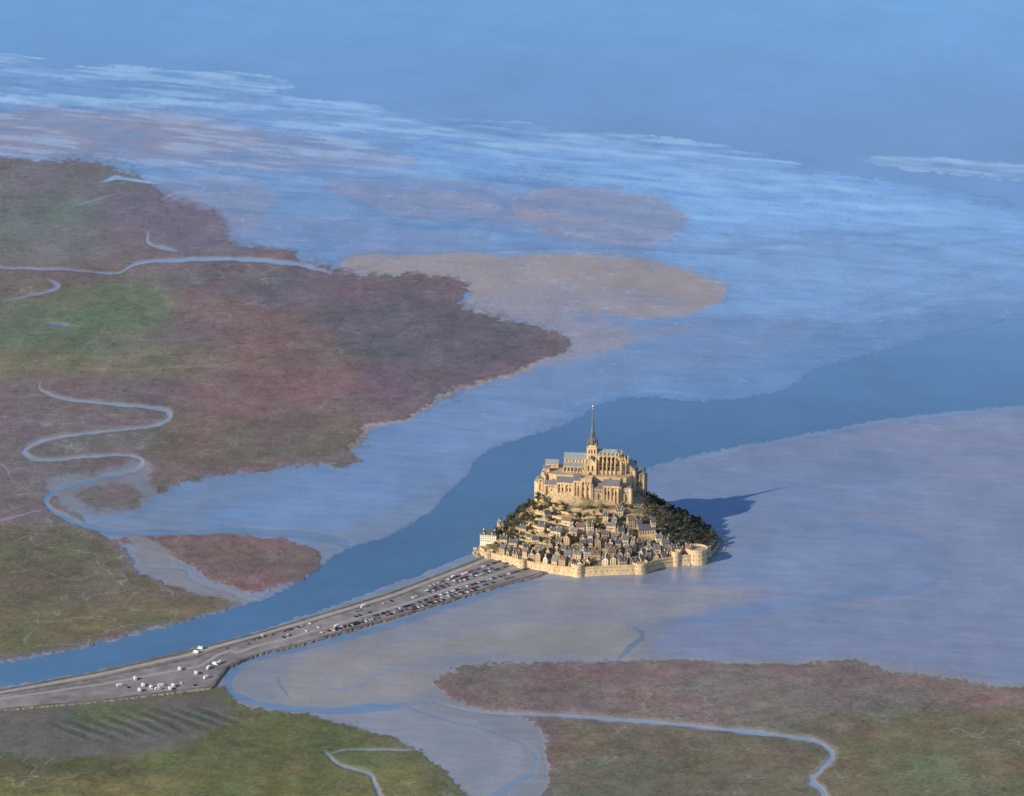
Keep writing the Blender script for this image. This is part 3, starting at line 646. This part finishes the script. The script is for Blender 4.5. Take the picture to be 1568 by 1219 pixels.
def tower(name,x,y,r,h,base=-1.5,roof=0,mat=STONE2,n=22):
    b=MB()
    b.cyl(x,y,base,h-2.4,r*1.1,r,n,mat,cap=False); b.cyl(x,y,h-2.4,h-1.8,r,r+.7,n,mat,cap=False); b.cyl(x,y,h-1.8,h,r+.7,r+.7,n,mat,cap=False)
    b.cyl(x,y,h,h+.003,r+.7,r+.15,n,mat,cap=False); b.cyl(x,y,h-1.2,h,r+.15,r+.15,n,mat,cap=False); b.cyl(x,y,h-1.21,h-1.2,r+.1,r+.1,n,STONE3)
    k=int(2*math.pi*r/2.8)
    for i in range(k):
        a=2*math.pi*i/k; b.box(x+(r+.42)*math.cos(a),y+(r+.42)*math.sin(a),h+.004,h+1,.5,1.5,mat,a)
        if i%2==0:
            for q in (.35,.65): b.box(x+(r*1.05)*math.cos(a),y+(r*1.05)*math.sin(a),h*q,h*q+1.2,1.0,.5,DARK,a)
    if roof: b.cyl(x,y,h-.9,h+roof,r-.8,.1,n,SLATE)
    return b.obj(name)
front=RIMS[0:12*6-5]
def seg(a,b_): return [tuple(p) for p in front[a:b_+1]]
rampart('rampart_wall',seg(0,12),9.5); rampart('rampart_wall',seg(12,30),11); rampart('rampart_wall',seg(30,42),12)
rampart('rampart_wall',seg(42,54),12); rampart('rampart_wall',seg(54,66),13.5)
RP=RIM
tower('rampart_tower',*RP[1],5,10); tower('rampart_tower',*RP[3],5.5,13); tower('rampart_tower',RP[5][0],RP[5][1]+3,7.4,15.5)
tower('rampart_tower',RP[7][0],RP[7][1]+4,8.2,13.5); tower('rampart_tower',RP[9][0],RP[9][1]+2,5,18); tower('rampart_tower',RP[10][0],RP[10][1]+6,12,18.5)
tower('rampart_tower',G(862,877)[0],G(862,877)[1]+4,3,13,roof=4)
# ------------------------------------------------------------------ houses
HS=[]
def house(x,y,z0,L,W,h,rh,rot,wm,rm,dorm=True,name='stone_house',hip=0,chim=2):
    b=MB(); b.box(0,0,-6,h,L,W,wm); b.gable(0,0,h,rh,L,W,rm,wm,hip=hip)
    fl=max(1,int(h/2.9))
    for k in range(fl):
        zz=.9+k*2.9
        for sd,ln in (('f',L),('b',L),('l',W),('r',W)):
            nn=max(1,int(ln/2.6)); b.wins(0,0,L,W,sd,zz,.95,1.45,nn,m0=.6)
    b.wins(0,0,L,W,'f',0,1.0,2.1,1,off=.09)
    for c in range(chim):
        sx_=-1 if c==0 else 1
        cx=sx_*(L/2-.7-hip*.6); b.box(cx,0,h+rh-1.6,h+rh+1.7,.8,1.5,wm); b.box(cx,0,h+rh+1.7,h+rh+2.0,.95,1.65,TILE)
    if dorm and L>8:
        for c in (-L/4,L/4):
            b.box(c,-W/4-.3,h+.3,h+rh*.62,1.4,W/2-.6,wm); b.gable(c,-W/4-.3,h+rh*.62,.8,W/2-.6,1.4,rm,wm,rot=math.pi/2,ov=.15)
            b.add([(c-.45,-W/2-.06,h+.7),(c+.45,-W/2-.06,h+.7),(c+.45,-W/2-.06,h+1.7),(c-.45,-W/2-.06,h+1.7)],[(0,1,2,3)],DARK)
    HS.append((x,y,max(L,W)/2)); return b.obj(name,(x,y,z0),rot)
R=random.Random(11)
rows=[(.90,-112,112,10.5,.95),(.79,-70,102,11,.88),(.69,-58,90,11,.80),(.585,-46,78,11.5,.74),(.48,-44,66,12,.66),(.37,-42,60,12.5,.58),(.25,-38,54,13,.48),(.12,-30,44,13,.4)]
for s,x0,x1,st,pr in rows:
    x=x0
    while x<x1:
        L=R.uniform(5.5,st); 
        if R.random()<pr:
            xx=x+L/2; y=place(xx,s+R.uniform(-.035,.035)); sv,th=sval(xx,y)
            y2=place(xx+3,s); rot=math.atan2(y2-place(xx-3,s),6)
            rot+=R.uniform(-.3,.3)
            if R.random()<.45: rot+=math.pi/2
            z0=hz(xx,y)-.3; h=R.choice([5.2,5.8,6,8.7]) if s<.88 else R.choice([6,6,8.8])
            W=R.uniform(5.5,8); 
            wm=R.choices(W_,[4,3,4,2])[0]; rm=R.choices([SLATE,SLATE2,TILE],[6,3,3])[0]
            house(xx,y,z0,L,W,h,R.uniform(2.8,4.6),rot,wm,rm,dorm=R.random()<.5,chim=R.choice([1,2,2]))
        x+=L+R.uniform(.2,3.0)
x,y=-125,-66; house(x,y,12,20,12,9.2,4.5,RAD(-14),W_[3],SLATE,name='barrack_house',hip=4)
for x,y in ((-96,-92),(-70,-98),(-62,-78),(-84,-70),(-108,-84),(-56,-62),(-48,-90),(-82,-108)):
    house(x,y,hz(x,y)-.3,R.uniform(7,11),6.5,5.5,3.2,R.uniform(-.5,.4),R.choice(W_),SLATE,dorm=False)
b=MB(); b.box(0,0,0,8,5,9,STONE); b.gable(0,0,8,4,9,5,SLATE2,STONE,rot=math.pi/2); b.box(0,-3,8,13,2,2,STONE); b.cyl(0,-3,13,17,1.5,.05,4,SLATE,math.pi/4); b.wins(0,0,5,9,'f',2,1,3,1,arch=True); b.wins(0,0,5,9,'l',2,1,3,2,arch=True)
b.obj('small_chapel',(-112,-46,20),RAD(20))
b=MB(); b.box(0,0,-6,7,20,9,STONE); b.gable(0,0,7,6,20,9,SLATE,STONE); b.box(8,0,-6,16,5.5,5.5,STONE); b.gable(8,0,16,4.5,5.5,5.5,SLATE,STONE)
b.wins(0,0,20,9,'f',2,1.1,3,6,arch=True); b.wins(0,0,20,9,'l',2,1.4,3.5,1,arch=True); b.wins(8,0,5.5,5.5,'f',12,.8,2,2,arch=True)
yy=place(62,.5); b.obj('parish_church',(62,yy,hz(62,yy)),RAD(10)); HS.append((62,yy,10))
for s,x0,x1 in [(.62,-95,-40),(.5,-88,-36),(.4,-80,-30),(.28,-75,70),(.12,-60,60),(.72,-98,-60),(.84,-104,-70),(.38,62,100),(.6,80,118),(.05,-50,-10),(.2,-70,-20)]:
    P=[(x,place(x,s)) for x in np.arange(x0,x1,4)]
    b=MB(); n=len(P); vs=[];fs=[]
    for (px,py) in P:
        zt=hz(px,py)+2.2
        for q in ((0,zt-6),(0,zt),(.7,zt),(.7,zt-6)): vs.append((px,py-1.5+q[0],q[1]))
    for i in range(n-1):
        for k in range(3): fs.append((i*4+k,(i+1)*4+k,(i+1)*4+k+1,i*4+k+1))
    fs.append((0,1,2,3)); fs.append(tuple((n-1)*4+k for k in (3,2,1,0)))
    b.add(vs,fs,R.choice([STONE2,STONE3])); b.obj('retaining_wall')
# ------------------------------------------------------------------ trees
def tree_mesh(i,h,wd_):
    r=random.Random(100+i); b=MB()
    b.cyl(0,0,-1,h*.45,.035*h,.02*h,6,BARK)
    for k in range(4):
        a=r.uniform(0,6.28); d=wd_*.28; z0=h*r.uniform(.2,.4)
        dx_,dy_=math.cos(a)*d,math.sin(a)*d
        b.add([(-.12,-.1,z0),(.12,-.1,z0),(0,.14,z0),(dx_-.04,dy_,z0+h*.25),(dx_+.04,dy_,z0+h*.25),(dx_,dy_+.05,z0+h*.25)],[(0,1,4,3),(1,2,5,4),(2,0,3,5)],BARK)
    for c in range(13):
        a=r.uniform(0,6.28); rr=wd_*.5*math.sqrt(r.random())*.8; zc=h*r.uniform(.32,.9); rr*=1.1-abs(zc/h-.5)
        cx,cy=math.cos(a)*rr,math.sin(a)*rr; cr_=wd_*r.uniform(.13,.22); mt=LEAF[min(2,max(0,int(r.gauss(.7+i%2*.5,.7))))]
        vs=[];fs=[]
        for q in range(46):
            d=Vector((r.gauss(0,1),r.gauss(0,1),r.gauss(0,.8))).normalized()*cr_*r.uniform(.6,1.08)
            p=Vector((cx,cy,zc))+d; nrm=(d.normalized()+Vector((r.uniform(-.6,.6),)*3)).normalized()
            t1=nrm.orthogonal().normalized(); t1.rotate(Matrix.Rotation(r.uniform(0,3),3,nrm)); t2=nrm.cross(t1); sz=r.uniform(.28,.6)
            o=len(vs); vs+=[p-t1*sz,p-t2*sz*.6,p+t1*sz,p+t2*sz*.6]; fs.append((o,o+1,o+2,o+3))
        b.add([tuple(v) for v in vs],fs,mt)
    me=bpy.data.meshes.new('tree_crown'); me.from_pydata(b.v,[],b.f)
    for mm in b.mats: me.materials.append(mm)
    me.polygons.foreach_set('material_index',b.m); me.update(); return me
TM=[tree_mesh(i,8+(i%3)*1.2,7+(i%4)*.9) for i in range(7)]
SH=[tree_mesh(20+i,3.6,4.6) for i in range(4)]
placed=[]
def tree(x,y,sc,ms=TM,name='tree',mind=3.5):
    for hx,hy,hr in HS:
        if (x-hx)**2+(y-hy)**2<(hr+2.4)**2: return
    for px,py in placed:
        if (x-px)**2+(y-py)**2<mind**2: return
    placed.append((x,y))
    o=bpy.data.objects.new(name,R.choice(ms)); o.location=(x,y,hz(x,y)-.3); o.rotation_euler=(R.uniform(-.06,.06),R.uniform(-.06,.06),R.uniform(0,6.28)); s=sc*R.uniform(.7,1.3); o.scale=(s*R.uniform(.9,1.15),s,s*R.uniform(.85,1.15)); link(o)
for _ in range(900):
    x=R.uniform(55,146); y=R.uniform(-105,60); s,_t=sval(x,y)
    if .03<s<.93 and x>64+max(0,(-y-60))*.9: tree(x,y,1.0,mind=7.0)
for _ in range(330):
    x=R.uniform(-100,-45); y=R.uniform(-60,20); s,_t=sval(x,y)
    if .02<s<.6: tree(x,y,.95,mind=6.5)
for _ in range(260):
    x=R.uniform(-118,-30); y=R.uniform(-125,40); s,_t=sval(x,y)
    if .02<s<.9 and R.random()<.5: tree(x,y,.8,mind=7.5)
for _ in range(380):
    x=R.uniform(-110,110); y=R.uniform(-150,-40); s,_t=sval(x,y)
    if .02<s<.86: tree(x,y,R.choice([.5,.65,.9]),mind=7.5)
for _ in range(350):
    x=R.uniform(-125,130); y=R.uniform(-150,40); s,_t=sval(x,y)
    if .0<s<.9: tree(x,y,.9,SH,'shrub',4)
# ------------------------------------------------------------------ causeway
PR=[((-900,1260),(-900,1330)),((-400,1150),(-400,1185)),((-150,1094),(-150,1128)),((0,1060),(0,1090)),((150,1031),(160,1076)),((290,998),(325,1056)),((325,990),(348,1024)),((385,975),(395,1004)),((450,956),(460,989)),((600,910),(620,943)),((700,871),(740,906)),((745,852),(822,884)),((790,846),(860,868))]
def cw(u,f):
    xs=[p[0][0] for p in PR]
    i=max(0,min(len(PR)-2,int(np.searchsorted(xs,u))-1)); t=(u-xs[i])/(xs[i+1]-xs[i])
    a=[PR[i][0][k]*(1-t)+PR[i+1][0][k]*t for k in (0,1)]; c=[PR[i][1][k]*(1-t)+PR[i+1][1][k]*t for k in (0,1)]
    A1=G(*a); C1=G(*c); return Vector((A1[0]*(1-f)+C1[0]*f,A1[1]*(1-f)+C1[1]*f))
US=list(np.linspace(-900,790,520))
b=MB(); vs=[];fs=[]
for i,u in enumerate(US):
    p,q=cw(u,0),cw(u,1); d=(q-p).normalized(); j1=R.uniform(-2,2); j2=R.uniform(-2,2)
    for pt,zz in ((p-d*(5+j1),-1.5),(p-d*(.5+j1*.4),2.3),(q+d*(.5+j2*.4),2.3),(q+d*(5+j2),-1.5)): vs.append((pt.x,pt.y,zz))
top=[];side=[]
for i in range(len(US)-1):
    o=i*4; side+=[(o,o+4,o+5,o+1),(o+2,o+6,o+7,o+3)]; top.append((o+1,o+5,o+6,o+2))
b.add(vs,side,RIPRAP); b.add(vs,top,GRAVEL); b.obj('causeway')
def ribbon(name,f,w,zz,mat,u0=-900,u1=780,dash=None,wob=0):
    b=MB(); L=list(np.linspace(u0,u1,260)); C=[cw(u,f(u) if callable(f) else f) for u in L]; vs=[];fs=[]
    for i,c in enumerate(C):
        t=(C[min(i+1,len(C)-1)]-C[max(i-1,0)]).normalized(); n=Vector((-t.y,t.x)); ww=w*(1+wob*R.uniform(-1,1))
        for s in (1,-1): q=c+n*s*ww/2; vs.append((q.x,q.y,zz))
    for i in range(len(C)-1):
        if dash and i%2: continue
        fs.append((i*2,i*2+1,i*2+3,i*2+2))
    b.add(vs,fs,mat); return b.obj(name)
VERGE=simple('verge_grass',(.15,.135,.10),.95,.3,.1)
ribbon('grass_verge',.035,6,2.33,VERGE,wob=.35); ribbon('grass_verge',.23,3,2.33,VERGE,u1=640,wob=.5); ribbon('grass_verge',.97,3.5,2.33,VERGE,wob=.5)
ribbon('access_road',.12,7,2.35,ASPH); ribbon('road_marking',.12,.3,2.38,LINEM,dash=True)
ribbon('service_road',lambda u: .62 if u>350 else .45,5,2.35,ASPH)
ribbon('road_kerb',.185,.5,2.46,STONE3)
def car_mesh(name,colr,van=False):
    b=MB(); P=simple(name+'_paint',colr,.3,.03,1,spec=.6); 
    if not van:
        Wd=1.75
        prof=[(-2.15,.35),(-2.12,.85),(-1.95,.98),(-1.55,1.02),(-1.15,1.42),(.35,1.46),(1.0,1.02),(1.9,.88),(2.12,.7),(2.15,.35)]
        wa=[(-1.48,1.0),(-1.12,1.38),(.32,1.41),(.9,1.02)]
    else:
        Wd=2.25
        prof=[(-3.3,.4),(-3.3,2.75),(-3.1,2.9),(1.9,2.95),(2.4,2.6),(2.2,1.9),(2.7,1.2),(3.25,1.0),(3.3,.4)]
        wa=[(1.2,1.3),(1.25,1.85),(2.15,1.85),(2.55,1.25)]
    n=len(prof); w=Wd/2
    b.add([(x,-w*(1 if z_<1.05 or van else .84),z_) for x,z_ in prof]+[(x,w*(1 if z_<1.05 or van else .84),z_) for x,z_ in prof],[tuple(range(n))[::-1],tuple(range(n,2*n))]+[(i,(i+1)%n,n+(i+1)%n,n+i) for i in range(n)],P)
    for sg in (-1,1):
        f_=[(x,sg*(w*(1 if van else (.985 if z_<1.1 else .87))+.02),z_) for x,z_ in wa]; b.add(f_,[(0,1,2,3)],DARK)
        if van: b.add([(-2.4,sg*(w+.02),1.7),(-1.2,sg*(w+.02),1.7),(-1.2,sg*(w+.02),2.3),(-2.4,sg*(w+.02),2.3)],[(0,1,2,3)],DARK)
        for wx in ((-1.35,1.35) if not van else (-2.0,2.1)):
            M=Matrix.Translation((wx,sg*(w-.08),.34))@Matrix.Rotation(math.pi/2,4,'X')
            o=MB(); o.cyl(0,0,-.12,.12,.34,.34,12,DARK); o.cyl(0,0,-.121,-.12,.33,.33,12,DARK); b.add(o.v,o.f,DARK,M)
    if van: b.add([(2.24,-.95,1.9),(2.24,.95,1.9),(2.72,.95,1.25),(2.72,-.95,1.25)],[(0,1,2,3)],DARK); b.box(-.5,0,2.93,3.1,1,.8,P)
    else:
        b.add([(.42,-.66,1.45),(.42,.66,1.45),(1.02,.72,1.06),(1.02,-.72,1.06)],[(0,1,2,3)],DARK); b.add([(-1.22,-.66,1.42),(-1.22,.66,1.42),(-1.6,.72,1.06),(-1.6,-.72,1.06)],[(0,3,2,1)],DARK)
    me=bpy.data.meshes.new(name); me.from_pydata(b.v,[],b.f)
    for mm in b.mats: me.materials.append(mm)
    me.polygons.foreach_set('material_index',b.m); me.update(); return me
CM=[car_mesh('car_'+n_,c) for n_,c in (('white',(.8,.8,.8)),('silver',(.5,.52,.55)),('black',(.02,.02,.025)),('blue',(.04,.08,.22)),('red',(.30,.03,.03)),('grey',(.14,.15,.16)))]
VM=[car_mesh('camper_van',(.82,.82,.80),True)]
def dirat(u): d=cw(u+3,.5)-cw(u-3,.5); return math.atan2(d.y,d.x)
def car(u,f,cross,ms,name,wts=None):
    p=cw(u,f); o=bpy.data.objects.new(name,R.choices(ms,wts)[0] if wts else R.choice(ms)); o.location=(p.x,p.y,2.36); o.rotation_euler=(0,0,dirat(u)+(math.pi/2 if cross else 0)+R.uniform(-.06,.06)+(math.pi if R.random()<.5 else 0)); link(o)
WT=[3,3,7,2,1.5,4]
for f,u0,u1,pr in [(.30,650,790,.75),(.42,640,790,.7),(.50,620,785,.6),(.74,560,775,.75),(.86,500,740,.6),(.80,480,560,.5),(.93,610,700,.6),(.35,540,600,.5),(.28,370,480,.25),(.55,420,560,.15)]:
    u=u0
    while u<u1:
        if R.random()<pr: car(u,f,True,CM,'parked_car',WT)
        u+=2.9
for u,f in [(175,.62),(205,.72),(198,.5),(262,.45),(222,.88),(296,.12),(228,.8),(214,.82),(243,.86),(290,.76),(300,.62),(312,.66),(318,.72),(198,.85),(237,.92),(280,.62),(305,.05)]: car(u,f,R.random()<.6,VM,'camper_van')
for u,f in [(185,.7),(255,.8),(270,.9),(340,.3),(375,.4),(400,.2),(437,.5)]: car(u,f,True,CM,'parked_car',WT)
for u,f in [(757,.2),(762,.3),(683,.3),(505,.75),(552,.25)]: car(u,f,False,VM,'tour_coach')
# ------------------------------------------------------------------ light & camera
sd=Vector((-277,-192,163)).normalized()
el=math.asin(sd.z); az=math.atan2(sd.x,sd.y)
w=bpy.data.worlds.new('World'); scene.world=w; w.use_nodes=True; nt=w.node_tree
sk=nt.nodes.new('ShaderNodeTexSky'); sk.sky_type='NISHITA'; sk.sun_disc=False; sk.sun_elevation=el; sk.sun_rotation=az; sk.altitude=200; sk.air_density=1.0; sk.dust_density=.4; sk.ozone_density=5
nt.links.new(sk.outputs[0],nt.nodes['Background'].inputs['Color']); nt.nodes['Background'].inputs['Strength'].default_value=.15
l=bpy.data.lights.new('sun','SUN'); l.energy=5.0; l.angle=RAD(.5); l.color=(1,.85,.62); so=link(bpy.data.objects.new('sun',l)); so.rotation_euler=sd.to_track_quat('Z','Y').to_euler(); so.location=(-500,-500,500)
cam=bpy.data.cameras.new('camera'); co=link(bpy.data.objects.new('camera',cam)); cam.sensor_width=36; cam.sensor_fit='HORIZONTAL'; cam.lens=36*F/1568; cam.clip_start=10; cam.clip_end=400000
co.location=(-OX,-OY,H); co.rotation_euler=(math.pi/2-A,0,0); scene.camera=co
scene.view_settings.view_transform='Standard'; scene.view_settings.look='None'; scene.view_settings.exposure=0
print('objects',len(scene.objects),'ground verts',N)
